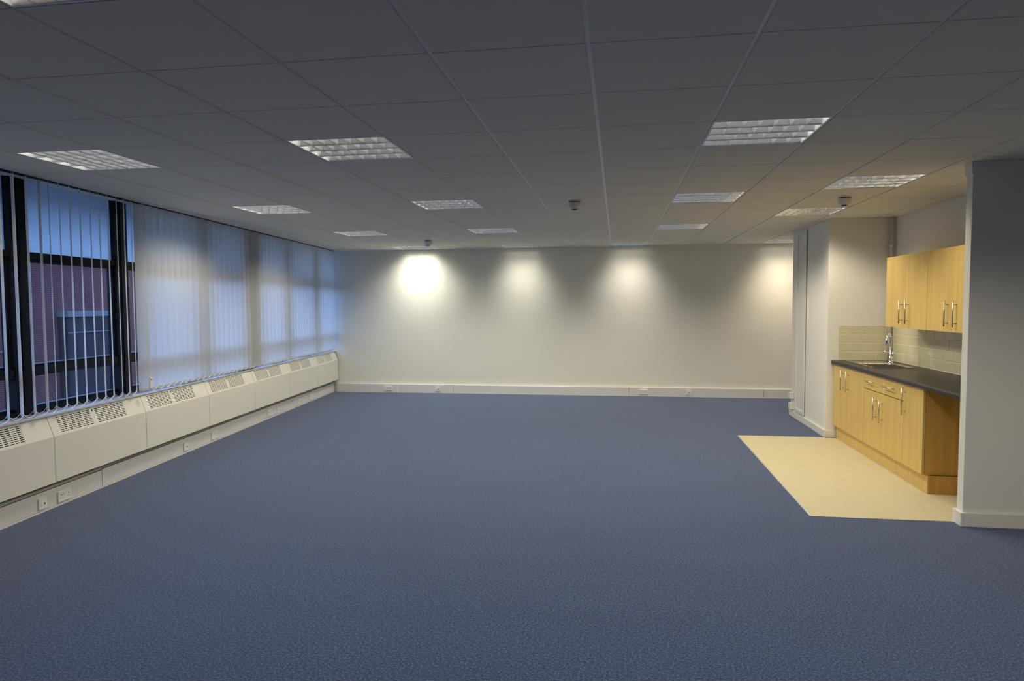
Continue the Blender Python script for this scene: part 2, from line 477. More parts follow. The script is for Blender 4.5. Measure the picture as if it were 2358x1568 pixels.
# ------------------------------------------------------------------ window wall (local frame: x = into the room, y = along the wall)
bm = new()
B(bm, -0.30, -0.05, S_NEAR, S_BACK + 0.15, -0.02, 0.72)
wall_left = struct(wroot(obj('wall_left', bm, M['wall'])))
obj('wall_head', B(new(), -0.34, -0.09, S_NEAR, S_BACK + 0.15, CH + 0.05, CH + 0.10), M['wall'], wall_left)
# trunking at the foot of the window wall
bl = struct(wroot(obj('baseboard_left', B(new(), -0.05, -0.03, S_NEAR, S_BACK - 0.04, 0.0, 0.165), M['pvc'])))
J = wy(5.22)
for a, b in ((S_NEAR, J), (J, wy(8.36)), (wy(8.36), S_BACK - 0.06)):
    obj('trunking_lid', B(new(), -0.03, 0.0, a + 0.002, b - 0.002, 0.013, 0.160 if a > J - 0.1 else 0.150), M['pvc'], bl, bevel=0.004)
obj('trunking_base_lip', B(new(), -0.03, 0.004, S_NEAR, S_BACK - 0.06, 0.0, 0.012), M['pvc'], bl)
tb = new(); tube(tb, [(-0.012, S_NEAR, 0.168), (-0.012, J - 0.02, 0.168)], 0.011, 10)
obj('pipe_cover', tb, M['casing'], bl, smooth=True)
tb = new(); B(tb, -0.05, 0.006, J - 0.02, J + 0.002, 0.0, 0.158); obj('trunking_coupler', tb, M['pvc'], bl, bevel=0.002)
obj('trunking_corner', B(new(), -0.05, 0.004, S_BACK - 0.10, S_BACK - 0.05, 0.0, 0.168), M['pvc'], bl, bevel=0.003)

# window sill behind the casings
sill = struct(wroot(obj('trim_1', B(new(), -0.13, 0.030, S_NEAR, wy(5.76), 0.722, 0.738), M['sill'], bevel=0.003)))
sill2 = struct(wroot(obj('trim_2', B(new(), -0.13, 0.028, wy(5.76), S_BACK, 0.722, 0.734), M['sill'], bevel=0.003)))

# windows: bays between black mullions
WN = -0.13
HZ = CH + 0.05
MW = [wy(y, WN) for y in (2.03, 3.26, 4.49, 5.71, 6.93, 8.15, 9.37, 10.59, 11.80)]
ZB, ZL0, ZL1, ZU0, ZU1 = 0.74, 1.03, 1.118, 1.928, 1.975
for i in range(len(MW) - 1):
    a, b = MW[i], MW[i + 1]
    bm = new()
    # the frame's own right mullion (two stiles meeting) plus head and cill
    B(bm, WN - 0.05, WN + 0.04, b - 0.088, b + 0.088, ZB, HZ)
    B(bm, WN - 0.05, WN + 0.03, a + 0.088, b - 0.088, HZ - 0.03, HZ)
    if i == 4: B(bm, WN - 0.12, WN + 0.09, b - 0.17, b + 0.25, ZB, HZ)   # wider pier behind the join of the two closed blinds
    w = struct(wroot(obj('window_%d' % (i + 1), bm, M['frame'])))
    obj('mullion_cap', B(new(), WN + 0.04, WN + 0.05, b - 0.022, b + 0.022, ZB, HZ), M['frame'], w)
    obj('transom', B(new(), WN - 0.05, WN + 0.03, a + 0.088, b - 0.088, ZU0, ZU1), M['frame'], w)
    bm = new(); B(bm, WN - 0.05, WN + 0.03, a + 0.088, b - 0.088, ZL0, ZL1 - 0.018); B(bm, WN - 0.05, WN + 0.012, a + 0.088, b - 0.088, ZL1 - 0.018, ZL1)
    obj('lower_transom', bm, M['frame'], w)
    bm = new(); B(bm, WN - 0.05, WN + 0.03, a + 0.088, b - 0.088, ZB, ZB + 0.035); B(bm, WN - 0.05, WN + 0.005, a + 0.088, b - 0.088, ZB + 0.035, ZB + 0.06)
    obj('bottom_rail', bm, M['frame'], w)
    # sash stiles of the opening light
    bm = new(); B(bm, WN - 0.03, WN + 0.01, a + 0.088, a + 0.118, ZL1, ZU0); B(bm, WN - 0.03, WN + 0.01, b - 0.118, b - 0.088, ZL1, ZU0)
    B(bm, WN - 0.03, WN + 0.01, a + 0.118, b - 0.118, ZU0 - 0.03, ZU0)
    obj('sash', bm, M['frame'], w)
    obj('upper_pane', B(new(), WN - 0.012, WN - 0.006, a + 0.088, b - 0.088, ZU1, HZ - 0.03), M['frost'], w)
    bm = new(); v = [bm.verts.new((WN - 0.01, s, z)) for s, z in ((a + 0.118, ZL1), (b - 0.118, ZL1), (b - 0.118, ZU0 - 0.03), (a + 0.118, ZU0 - 0.03))]; bm.faces.new(v)
    obj('middle_pane', bm, M['glass'], w)
    bm = new(); v = [bm.verts.new((WN - 0.01, s, z)) for s, z in ((a + 0.088, ZB + 0.06), (b - 0.088, ZB + 0.06), (b - 0.088, ZL0), (a + 0.088, ZL0))]; bm.faces.new(v)
    obj('lower_pane', bm, M['glass'], w)
# unseen solid wall added at the near end to keep blue sky light out
struct(wroot(obj('wall_left_light_block', B(new(), WN - 0.1, -0.02, S_NEAR - 0.9, MW[0] + 0.088, 0.72, CH), M['wall'])))

# ------------------------------------------------------------------ radiator casings
CW, GAPC = 1.192, 0.006
S0C = wy(4.575, 0.07)
FN, TN = 0.07, 0.012         # n of the front face and of the top of the slope
ZK, ZT, ZBOT = 0.568, 0.722, 0.217
def slope_pt(u):             # u 0 at the knee, 1 at the top
    return FN + (TN - FN) * u, ZK + (ZT - ZK) * u
def casing_root(label, s, length):
    t = thing('radiator_casing', label, 'radiator cover', wpt(0, s), WPHI, 'radiator casings along the window wall')
    L = length - GAPC
    # grille openings along the length
    g = [(0.085, 0.475), (0.530, 0.920)] if length > 1.15 else [(0.08, 0.42), (0.47, 0.81)]
    u0, u1 = 0.10, 0.90
    bm = new()
    B(bm, FN - 0.012, FN, 0.0, L, ZBOT, ZK)                    # front face
    # sloped top made of strips round the two openings
    def strip(sa, sb, ua, ub):
        pa, pb = slope_pt(ua), slope_pt(ub)
        nrm = Vector((ZT - ZK, FN - TN)).normalized() * 0.008
        prism(bm, [pa, pb, (pb[0] - nrm.x, pb[1] - nrm.y), (pa[0] - nrm.x, pa[1] - nrm.y)], sa, sb)
    strip(0, L, 0, u0); strip(0, L, u1, 1.0)
    strip(0, g[0][0], u0, u1); strip(g[0][1], g[1][0], u0, u1); strip(g[1][1], L, u0, u1)
    # ends and top return
    for sa in (0.0, L - 0.008):
        prism(bm, [(FN - 0.012, ZBOT), (FN - 0.012, ZK), (TN - 0.008, ZT - 0.002), (-0.045, ZT - 0.002), (-0.045, ZBOT)], sa, sa + 0.008)
    B(bm, -0.045, TN, 0.0, L, ZT - 0.003, ZT)
    obj('casing_panel', bm, M['casing'], t)
    for ga, gb in g:
        gm = new(); nr, nc = 9, 8
        nrm = Vector((ZT - ZK, FN - TN)).normalized()
        def bar(sa, sb, ua, ub, off=0.001, th=0.004):
            pa, pb = slope_pt(ua), slope_pt(ub)
            o1, o2 = nrm * off, nrm * (off + th)
            prism(gm, [(pa[0] - o1.x, pa[1] - o1.y), (pb[0] - o1.x, pb[1] - o1.y), (pb[0] - o2.x, pb[1] - o2.y), (pa[0] - o2.x, pa[1] - o2.y)], sa, sb)
        du = (u1 - u0) / nr
        for k in range(nr + 1):
            uc = u0 + k * du
            bar(ga, gb, max(u0, uc - du * 0.29), min(u1, uc + du * 0.29))
        ds = (gb - ga) / nc
        for k in range(nc + 1):
            s_ = ga + k * ds
            bar(max(ga, s_ - 0.0055), min(gb, s_ + 0.0055), u0, u1, 0.0012, 0.004)
        obj('grille', gm, M['casing'], t)
    dk = new(); B(dk, -0.04, -0.03, 0.01, L - 0.01, ZBOT + 0.01, ZT - 0.01)  # dark sheet put in for the shade inside the casing
    obj('recess_shade_sheet', dk, M['dark'], t)
    lk = new(); m_ = (g[0][1] + g[1][0]) / 2
    p = slope_pt(0.78); B(lk, p[0] - 0.004, p[0] + 0.0025, m_ - 0.004, m_ + 0.004, p[1] - 0.014, p[1] + 0.012)
    obj('lock_slot', lk, M['slot'], t)
    return t
order = {5: 'short cream radiator casing in the far corner against the back wall'}
names = {4: 'cream radiator casing next to the short one in the far corner',
         3: 'cream radiator casing below the left part of the farthest closed blind',
         2: 'cream radiator casing ending below the join between the two closed blinds',
         1: 'cream radiator casing below the left half of the nearer closed blind',
         0: 'cream radiator casing below the open slats, left of the closed blinds',
         -1: 'nearest cream radiator casing, cut by the left edge of the photo'}
c0 = casing_root(names[0], S0C, CW + 0.004)
for k in (-1, 1, 2, 3, 4):
    dup(c0, wpt(0, S0C + k * 1.196), WPHI, names[k])
for k in (-2,):
    dup(c0, wpt(0, S0C + k * 1.196), WPHI, 'cream radiator casing in the part of the room beyond the left edge of the photo', 'radiator casings out of the picture')
casing_root(order[5], S0C + 5 * 1.196, S_BACK - (S0C + 5 * 1.196) - 0.03)

# ------------------------------------------------------------------ vertical blinds
BN, BZ0, BZ1, SW, PITCH_S = 0.045, 0.764, CH - 0.008, 0.134, 0.1155
def slat_mesh(w, curve=0.005):
    bm = new(); n = 4; rows = []
    for z in (BZ0, BZ0 + 0.035, BZ1):
        rows.append([bm.verts.new((curve * (1 - (2 * i / n - 1) ** 2), (i / n - 0.5) * w, z)) for i in range(n + 1)])
    for a, b in zip(rows, rows[1:]):
        for i in range(n): bm.faces.new((a[i], a[i + 1], b[i + 1], b[i]))
    return mesh('slat', bm, M['slat'], True)
SLAT = slat_mesh(SW)
def ray_ang(s, n=BN):
    p = Vector(wpt(n, s)); return math.atan2(-p.x, p.y)   # heading of the sight line, measured from +y towards -x
def blind(label, s_list, ang_list, s_a, s_b, loops=True, wand=None):
    t = thing('vertical_blind', label, 'blind', wpt(BN, (s_a + s_b) / 2), WPHI, 'vertical blinds over the windows')
    sm = (s_a + s_b) / 2
    hr = new(); B(hr, -0.022, 0.022, s_a - sm, s_b - sm, CH - 0.007, CH - 0.0005)
    obj('headrail', hr, M['frame'], t)
    for s, a in zip(s_list, ang_list):
        o = obj('slat', SLAT, None, t); o.location = (0, s - sm, 0); o.rotation_euler = (0, 0, a)
        cl = new(); B(cl, -0.004, 0.004, -0.012, 0.012, BZ1 - 0.012, CH - 0.007)
        hg = obj('hanger', cl, M['plate'], o)
        wt = new(); B(wt, -0.0015, 0.0015, -SW / 2 + 0.006, SW / 2 - 0.006, BZ0 + 0.002, BZ0 + 0.022)
        obj('bottom_weight', wt, M['slat'], o)
    ch = new()
    for (s, a), (s2, a2) in zip(list(zip(s_list, ang_list)), list(zip(s_list, ang_list))[1:]):
        for side in (-1, 1):
            p = Vector((-math.sin(a) * side * SW * 0.46, s - sm + math.cos(a) * side * SW * 0.46, BZ0 + 0.012))
            q = Vector((-math.sin(a2) * side * SW * 0.46, s2 - sm + math.cos(a2) * side * SW * 0.46, BZ0 + 0.012))
            pts = []
            for k in range(7):
                u = k / 6; v = p.lerp(q, u); v.z -= 0.030 * (1 - (2 * u - 1) ** 2); v.z += 0.012
                pts.append(v)
            tube(ch, pts, 0.0024, 4)
    obj('bead_chain', ch, M['chain'], t)
    return t
# nearest blind: slats swung open nearly edge-on to the camera
ys = [2.9, 3.02, 3.14, 3.26, 3.38, 3.5, 3.61, 3.72, 3.84, 3.95, 4.06, 4.172, 4.297, 4.42, 4.549, 4.643, 4.756, 4.873, 4.99, 5.113, 5.229, 5.339, 5.459, 5.565, 5.669]
wp = [8] * 11 + [7, 8.5, 6.5, 7, 1.6, -2.6, -4.2, -4.2, -3, -3.6, -3, 1.2, -2.6, -2.0]
sl, al = [], []
for y, w in zip(ys, wp):
    s = wy(y, BN); sl.append(s)
    dist = math.hypot(wall_x(y), y)
    d = math.asin(max(-1, min(1, w * 0.62 * dist / 1573 / SW)))
    # slat's local y axis should point along the sight line, give or take d
    al.append(ray_ang(s) - WPHI + d)
blind('vertical blind with open slats at the left, bricks seen between them', sl, al, wy(2.85), wy(5.70))
def closed(label, ya, yb, n, base):
    sa, sb = wy(ya, BN), wy(yb, BN)
    ss = [sa + SW * 0.45 + (sb - sa - SW * 0.9) * k / (n - 1) for k in range(n)]
    aa = [base + random.uniform(-0.05, 0.05) for _ in ss]
    return blind(label, ss, aa, sa, sb)
b2 = closed('closed white vertical blind next to the open one, glowing blue', 5.735, 8.19, 21, -0.25)
b3 = closed('closed white vertical blind farthest away, ending at the back wall', 8.26, 11.53, 28, -0.25)
# child safety cord tidy on the nearer closed blind
t = thing('cord_tidy', 'small cream cord tidy with a dark screw at the bottom of the closed blind', 'cord holder', wpt(0.13, wy(5.76, 0.1), 0.79), WPHI)
obj('tidy_body', B(new(), -0.006, 0.006, -0.020, 0.020, 0.0, 0.105), M['casing'], t, bevel=0.003)
sc_ = new(); lathe(sc_, [(0, 0), (0.005, 0), (0.005, 0.003), (0, 0.003)], 10)
o = obj('screw', sc_, M['slot'], t); o.rotation_euler = (0, PI / 2, 0); o.location = (0.006, -0.004, 0.086)
cd = new(); tube(cd, [(0, -0.004, 0.1), (0, -0.006, 0.6), (-0.03, -0.004, CH - 0.83)], 0.0012, 5); tube(cd, [(0, 0.010, 0.1), (0, 0.011, 0.6), (-0.03, 0.008, CH - 0.83)], 0.0012, 5)
obj('pull_cord', cd, M['chain'], t)

# ------------------------------------------------------------------ socket outlets (local: x = out of the wall, y = along, z up)
def double_socket(label, loc, rz):
    t = thing('double_socket', label, 'socket', loc, rz, 'double sockets in the trunking')
    obj('faceplate', B(new(), 0.0, 0.011, -0.073, 0.073, 0, 0.086), M['plate'], t, bevel=0.0025)
    for s in (-1, 1):
        obj('rocker_switch', B(new(), 0.010, 0.016, s * 0.011 - 0.0085, s * 0.011 + 0.0085, 0.054, 0.078), M['plate'], t, bevel=0.001)
    for s in (-1, 1):
        ps = new(); c = s * 0.040
        B(ps, 0.0105, 0.0116, c - 0.003, c + 0.003, 0.050, 0.060)
        B(ps, 0.0105, 0.0116, c - 0.015, c - 0.008, 0.030, 0.0345); B(ps, 0.0105, 0.0116, c + 0.008, c + 0.015, 0.030, 0.0345)
        obj('pin_holes', ps, M['slot'], t)
    return t
def data_socket(label, loc, rz):
    t = thing('data_socket', label, 'socket', loc, rz, 'data sockets in the trunking')
    obj('faceplate', B(new(), 0.0, 0.012, -0.043, 0.043, 0, 0.086), M['plate'], t, bevel=0.0025)
    obj('shutter', B(new(), 0.011, 0.0145, -0.026, 0.026, 0.030, 0.056), M['plate'], t, bevel=0.001)
    jk = new(); B(jk, 0.0140, 0.0150, 0.004, 0.018, 0.034, 0.047); obj('jack_hole', jk, M['slot'], t)
    return t
Sd = data_socket('nearest data socket, single square plate at the left edge of the photo', wpt(0.0, wy(4.50), 0.028), WPHI)
Ss = double_socket('nearest double socket, below the second radiator casing from the left edge', wpt(0.0, wy(4.735), 0.026), WPHI)
dup(Sd, wpt(0.0, wy(6.55), 0.03), WPHI, 'data socket in left trunking just before the second double socket')
dup(Ss, wpt(0.0, wy(7.17), 0.03), WPHI, 'second nearest double socket in the trunking under the windows')
dup(Ss, wpt(0.0, wy(8.73), 0.035), WPHI, 'third double socket under the windows, close beside a data socket')
dup(Sd, wpt(0.0, wy(9.02), 0.035), WPHI, 'data socket immediately right of the third double socket under the windows')
dup(Sd, wpt(0.0, wy(9.84), 0.035), WPHI, 'farthest data socket in the trunking under the windows')
dup(Ss, wpt(0.0, wy(10.36), 0.035), WPHI, 'farthest double socket under the windows, nearest the room corner')
BW = -PI / 2
dup(Ss, (-4.02, YB - 0.042, 0.032), BW, 'double socket at the left end of the back wall trunking')
dup(Sd, (-3.12, YB - 0.042, 0.03), BW, 'data socket in back wall trunking below the brightest pool of light')
dup(Ss, (0.425, YB - 0.042, 0.035), BW, 'double socket in the right half of the back wall trunking')
dup(Sd, (1.16, YB - 0.042, 0.035), BW, 'rightmost data socket in the back wall trunking')

# small surface boxes on the column's far corner
for zz, lb in ((0.245, 'upper white surface box on the far edge of the column'), (0.10, 'lower white surface box just above the column skirting')):
    t = thing('surface_box', lb, 'junction box', (CX, 9.80, zz), 0, 'surface boxes on the column')
    obj('box_body', B(new(), -0.045, 0.0, -0.045, 0.045, 0, 0.088), M['pvc'], t, bevel=0.003)
    obj('box_cover', B(new(), -0.052, -0.045, -0.044, 0.044, 0.002, 0.086), M['plate'], t, bevel=0.002)
tag(obj('mini_trunking', B(new(), CX - 0.025, CX, 9.785, 9.815, 0.188, 0.245), M['pvc'], bevel=0.002), 'short white mini trunking joining the two surface boxes', 'trunking')

# ------------------------------------------------------------------ ceiling luminaires
def luminaire(label):
    t = thing('ceiling_light', label, 'ceiling light', (0, 0, CH), 0, 'louvred recessed ceiling lights')
    a = 0.2955
    bm = new()
    for sx in (-1, 1):
        B(bm, min(sx * a, sx * (a - 0.010)), max(sx * a, sx * (a - 0.010)), -a, a, 0.0, 0.10)
        B(bm, -a + 0.010, a - 0.010, min(sx * a, sx * (a - 0.010)), max(sx * a, sx * (a - 0.010)), 0.0, 0.10)
    B(bm, -a, a, -a, a, 0.10, 0.105)
    obj('housing', bm, M['tray'], t)
    i = a - 0.011
    tb = [-0.213, -0.071, 0.071, 0.213]
    for y in tb:
        q = new(); tube(q, [(-i + 0.004, y, 0.058), (i - 0.004, y, 0.058)], 0.009, 10)
        obj('fluorescent_tube', q, M['tube'], t, smooth=True)
    # parabolic dividers along x between tubes, and half ones at the sides
    def wing(y, half=0):
        prof = []
        n = 6
        for k in range(n + 1):
            u = k / n; prof.append((0.0008 + 0.044 * u ** 1.5, 0.058 * u))
        pts = [(y + w, z) for w, z in prof] + [(y - w, z) for w, z in prof[::-1]]
        if half: pts = [(y + half * 0.0, 0.0)] + [(y + half * w, z) for w, z in prof] + [(y, 0.058)]
        return pts
    for y in (-0.142, 0.0, 0.142):
        q = new(); pr = wing(y)
        A = [q.verts.new((-i, p[0], p[1])) for p in pr]; Bq = [q.verts.new((i, p[0], p[1])) for p in pr]
        for k in range(len(pr)): q.faces.new((A[k], A[(k + 1) % len(pr)], Bq[(k + 1) % len(pr)], Bq[k]))
        obj('louvre_divider', q, M['blade'], t, smooth=True)
    for y, h in ((-i, 1), (i, -1)):
        q = new(); pr = wing(y, h)
        A = [q.verts.new((-i, p[0], p[1])) for p in pr]; Bq = [q.verts.new((i, p[0], p[1])) for p in pr]
        for k in range(len(pr)): q.faces.new((A[k], A[(k + 1) % len(pr)], Bq[(k + 1) % len(pr)], Bq[k]))
        obj('louvre_divider', q, M['blade'], t, smooth=True)
    cbm = None
    for k in range(1, 7):
        x = -i + 2 * i * k / 7
        if cbm is None:
            q = new(); n = 5; L1, R1 = [], []
            for kk in range(n + 1):
                u = kk / n; w = 0.0006 + 0.011 * u ** 1.4
                L1.append((-w, 0.044 * u)); R1.append((w, 0.044 * u))
            pr = L1 + R1[::-1]
            A = [q.verts.new((p[0], -i, p[1])) for p in pr]; Bq = [q.verts.new((p[0], i, p[1])) for p in pr]
            for kk in range(len(pr)): q.faces.new((A[kk], A[(kk + 1) % len(pr)], Bq[(kk + 1) % len(pr)], Bq[kk]))
            cbm = mesh('cross_blade', q, M['blade'], True)
        o = obj('cross_blade', cbm, None, t); o.location = (x, 0, 0)
    return t
LL = {(-3, -2): 'nearest ceiling light, cut off by the top left corner of the photo',
      (-6, 2): 'nearest ceiling light beside the windows, above the open blind',
      (-3, 2): 'nearest whole ceiling light left of the centre of the room',
      (1, 2): 'nearest ceiling light on the right, largest in the photo',
      (-6, 6): 'second ceiling light along the window side',
      (-3, 6): 'second whole ceiling light in the row left of the centre',
      (1, 6): 'second ceiling light in the row right of the centre',
      (-6, 10): 'third ceiling light along the window side',
      (-3, 10): 'third whole ceiling light in the row left of the centre',
      (1, 10): 'third ceiling light in the row right of the centre',
      (-6, 14): 'ceiling light by the back wall above its brightest pool of light',
      (-3, 14): 'ceiling light by the back wall, second from the windows',
      (0, 14): 'ceiling light by the back wall, third from the windows',
      (4, 14): 'ceiling light by the back wall, half hidden behind the column',
      (3, 5): 'ceiling light beside the kitchen smoke detector, above the kitchen floor',
      (1, -2): 'ceiling light above and behind the camera position',
      (4, -2): 'ceiling light behind the camera position, toward the right wall',
      (3, 8): 'ceiling light just in front of the white column by the kitchen'}
# colour, power factor, spread (degrees), source depth in y
LP = {(-6, 14): ((1.0, 0.97, 0.86), 2.1, (77, 35, 1.6), 0.50), (-3, 14): ((1.0, 0.96, 0.84), 1.4, (58, 26, 3.4), 0.4),
      (0, 14): ((1.0, 0.93, 0.82), 1.45, (57, 26, 3.4), 0.4), (4, 14): ((1.0, 0.85, 0.66), 1.8, (56, 26, 3.4), 0.4),
      (3, 5): ((1.0, 0.88, 0.66), 0.62, (70, 48), 0.5), (3, 8): ((1.0, 0.88, 0.68), 0.8, (70, 48), 0.5),
      (-3, -2): ((1.0, 0.95, 0.84), 0.35, (73, 50), 0.5), (-6, 2): ((1.0, 0.94, 0.82), 0.5, (73, 50), 0.5),
      (-3, 2): ((1.0, 0.94, 0.80), 0.5, (73, 50), 0.5), (1, 2): ((1.0, 0.92, 0.76), 0.5, (75, 50), 0.5),
      (1, -2): ((1.0, 0.93, 0.80), 0.9, (82, 58), 0.5), (4, -2): ((1.0, 0.92, 0.78), 1.3, (84, 58), 0.5)}
DEF = ((1.0, 0.93, 0.76), 1.15, (76, 54), 0.5)
proto = None
for key in LIGHTS:
    x, y = gx(key[0]) + T / 2, gy(key[1]) + T / 2
    if proto is None:
        proto = luminaire(LL[key]); proto.location = (x, y, CH); t = proto
    else:
        t = dup(proto, (x, y, CH), 0, LL[key])
    col, pw, spd, dep = LP.get(key, DEF)
    la = bpy.data.lights.new('tube_glow', 'AREA')
    la.shape = 'RECTANGLE'; la.size = 0.54; la.size_y = dep
    la.energy = LAMP_W * pw; la.color = col; la.spread = PI
    # louvre photometry: even out to the cut-off angle, nothing beyond it
    la.use_nodes = True; ln = la.node_tree; em = ln.nodes['Emission']
    ge = ln.nodes.new('ShaderNodeNewGeometry'); dt = ln.nodes.new('ShaderNodeVectorMath'); dt.operation = 'DOT_PRODUCT'
    ab = ln.nodes.new('ShaderNodeMath'); ab.operation = 'ABSOLUTE'
    mr = ln.nodes.new('ShaderNodeMapRange'); mr.interpolation_type = 'SMOOTHSTEP'
    mr.inputs['From Min'].default_value = math.cos(math.radians(spd[0])); mr.inputs['From Max'].default_value = math.cos(math.radians(spd[1])) if spd[1] > 0 else 1.12
    mxm = ln.nodes.new('ShaderNodeMath'); mxm.operation = 'MAXIMUM'; mxm.inputs[1].default_value = 0.25
    pwn = ln.nodes.new('ShaderNodeMath'); pwn.operation = 'POWER'; pwn.inputs[1].default_value = spd[2] if len(spd) > 2 else -1.0
    dv = ln.nodes.new('ShaderNodeMath'); dv.operation = 'MULTIPLY'
    ln.links.new(ge.outputs['Incoming'], dt.inputs[0]); ln.links.new(ge.outputs['Normal'], dt.inputs[1])
    ln.links.new(dt.outputs['Value'], ab.inputs[0]); ln.links.new(ab.outputs[0], mr.inputs['Value'])
    ln.links.new(ab.outputs[0], mxm.inputs[0]); ln.links.new(mr.outputs[0], dv.inputs[0]); ln.links.new(mxm.outputs[0], pwn.inputs[0]); ln.links.new(pwn.outputs[0], dv.inputs[1])
    ln.links.new(dv.outputs[0], em.inputs['Strength'])
    lo = bpy.data.objects.new('tube_glow', la); C.objects.link(lo)
    lo.parent = t; lo.location = (0, 0, -0.003)

# ------------------------------------------------------------------ smoke detectors
def detector(label, loc):
    t = thing('smoke_detector', label, 'smoke detector', loc, 0, 'smoke detectors on the ceiling')
    q = new(); lathe(q, [(0, 0), (0.060, 0), (0.060, -0.010), (0.050, -0.012), (0, -0.012)], 32)
    obj('mounting_base', q, M['det'], t, smooth=False)
    q = new(); lathe(q, [(0, -0.012), (0.047, -0.012), (0.047, -0.020), (0, -0.020)], 32)
    obj('shadow_gap', q, M['slot'], t)
    q = new(); lathe(q, [(0, -0.019), (0.057, -0.019), (0.058, -0.024), (0.054, -0.055), (0.046, -0.070), (0.034, -0.076), (0, -0.076)], 32)
    obj('detector_body', q, M['det'], t, smooth=True)
    q = new(); lathe(q, [(0, -0.075), (0.022, -0.075), (0.022, -0.087), (0, -0.087)], 24)
    obj('sensor_chamber', q, M['slot'], t)
    for k in range(6):
        a = k * PI / 3 + 0.2; q = new()
        B(q, -0.003, 0.003, -0.003, 0.003, -0.087, -0.075)
        o = obj('chamber_rib', q, M['det'], t); o.location = (0.0235 * math.cos(a), 0.0235 * math.sin(a), 0); o.rotation_euler = (0, 0, a)
    q = new(); lathe(q, [(0, -0.0865), (0.026, -0.0865), (0.026, -0.092), (0.018, -0.096), (0, -0.096)], 24)
    obj('chamber_cap', q, M['det'], t, smooth=False)
    return t
d0 = detector('white smoke detector hanging near the middle of the ceiling', (-0.398, 6.40, CH))
dup(d0, (2.016, 6.60, CH), 0, 'white smoke detector on the ceiling in front of the kitchen')
dup(d0, (-2.794, 9.93, CH), 0, 'white smoke detector far away near the back wall')

# ------------------------------------------------------------------ kitchen
KF = 2.455                      # face of the base cabinet doors
def bar_handle(parent, vertical, p, length, out=-1):
    """bar handle centred at p on a face whose outward normal is -x"""
    q = new(); r = 0.006; off = 0.032
    if vertical:
        tube(q, [(p[0] - off, p[1], p[2] - length / 2), (p[0] - off, p[1], p[2] + length / 2)], r, 10)
        for s in (-1, 1): tube(q, [(p[0] + 0.001, p[1], p[2] + s * (length / 2 - 0.032)), (p[0] - off, p[1], p[2] + s * (length / 2 - 0.032))], 0.0045, 8)
    else:
        tube(q, [(p[0] - off, p[1] - length / 2, p[2]), (p[0] - off, p[1] + length / 2, p[2])], r, 10)
        for s in (-1, 1): tube(q, [(p[0] + 0.001, p[1] + s * (length / 2 - 0.032), p[2]), (p[0] - off, p[1] + s * (length / 2 - 0.032), p[2])], 0.0045, 8)
    return obj('handle', q, M['handle'], parent, smooth=True)
def panel(name, parent, y0, y1, z0, z1, x=KF, th=0.018, m='wood'):
    return obj(name, B(new(), x, x + th, y0 + 0.0015, y1 - 0.0015, z0 + 0.0015, z1 - 0.0015), M[m], parent, bevel=0.001)
def base_cab(label, ya, yb):
    t = thing('base_cabinet', label, 'cabinet', (0, 0, 0), 0, 'base cabinets in the kitchen')
    b = new(); x0, x1, z0, z1 = KF + 0.020, RX - 0.02, 0.150, 0.855
    B(b, x0, x1, ya + 0.001, ya + 0.019, z0, z1); B(b, x0, x1, yb - 0.019, yb - 0.001, z0, z1)
    B(b, x0, x1, ya + 0.019, yb - 0.019, z0, z0 + 0.018); B(b, x1 - 0.01, x1, ya + 0.019, yb - 0.019, z0 + 0.018, z1)
    obj('body', b, M['woodside'], t, bevel=0.001)
    return t
YA, Y1, Y2, Y3 = 8.285, 7.308, 6.350, 5.955
t = base_cab('beech base cabinet with two tall doors, below the sink', Y1, YA)
ym = 7.80
for a, b, hy_ in ((ym, YA, ym + 0.11), (Y1, ym, ym - 0.06)):
    d = panel('door', t, a, b, 0.152, 0.858)
hd = [c for c in t.children if c.name.startswith('door')]
bar_handle(hd[0], True, (KF, 7.935, 0.705), 0.22); bar_handle(hd[1], True, (KF, 7.765, 0.705), 0.22)
t = base_cab('beech base cabinet with two drawers above two short doors', Y2, Y1)
ym = (Y1 + Y2) / 2
a1 = panel('drawer', t, ym, Y1, 0.704, 0.858); a2 = panel('drawer', t, Y2, ym, 0.704, 0.858)
bar_handle(a1, False, (KF, 7.115, 0.783), 0.22); bar_handle(a2, False, (KF, 6.635, 0.783), 0.22)
a1 = panel('door', t, ym, Y1, 0.152, 0.700); a2 = panel('door', t, Y2, ym, 0.152, 0.700)
bar_handle(a1, True, (KF, 6.965, 0.54), 0.22); bar_handle(a2, True, (KF, 6.815, 0.535), 0.22)
t = base_cab('narrow beech base cabinet with one door, at the open end', Y3, Y2)
a1 = panel('door', t, Y3, Y2, 0.152, 0.858)
bar_handle(a1, True, (KF, 6.305, 0.705), 0.23)
# plinth with its return
t = thing('plinth', 'beech plinth board running below the base cabinets', 'plinth', (2.495, 5.93, 0.003))
obj('front_board', B(new(), 0.0, 0.018, 0.018, 2.355, 0, 0.146), M['wood'], t, bevel=0.001)
obj('return_board', B(new(), 0.0, 0.56, 0.0, 0.018, 0, 0.146), M['woodside'], t, bevel=0.001)
# worktop with rounded front edge
prof = [(2.432, 0.862), (2.432, 0.885), (2.436, 0.893), (2.446, 0.897), (RX - 0.002, 0.897), (RX - 0.002, 0.858), (2.440, 0.858)]
wt = thing('worktop', 'long black laminate worktop with rounded front edge', 'worktop', (0, 0, 0))
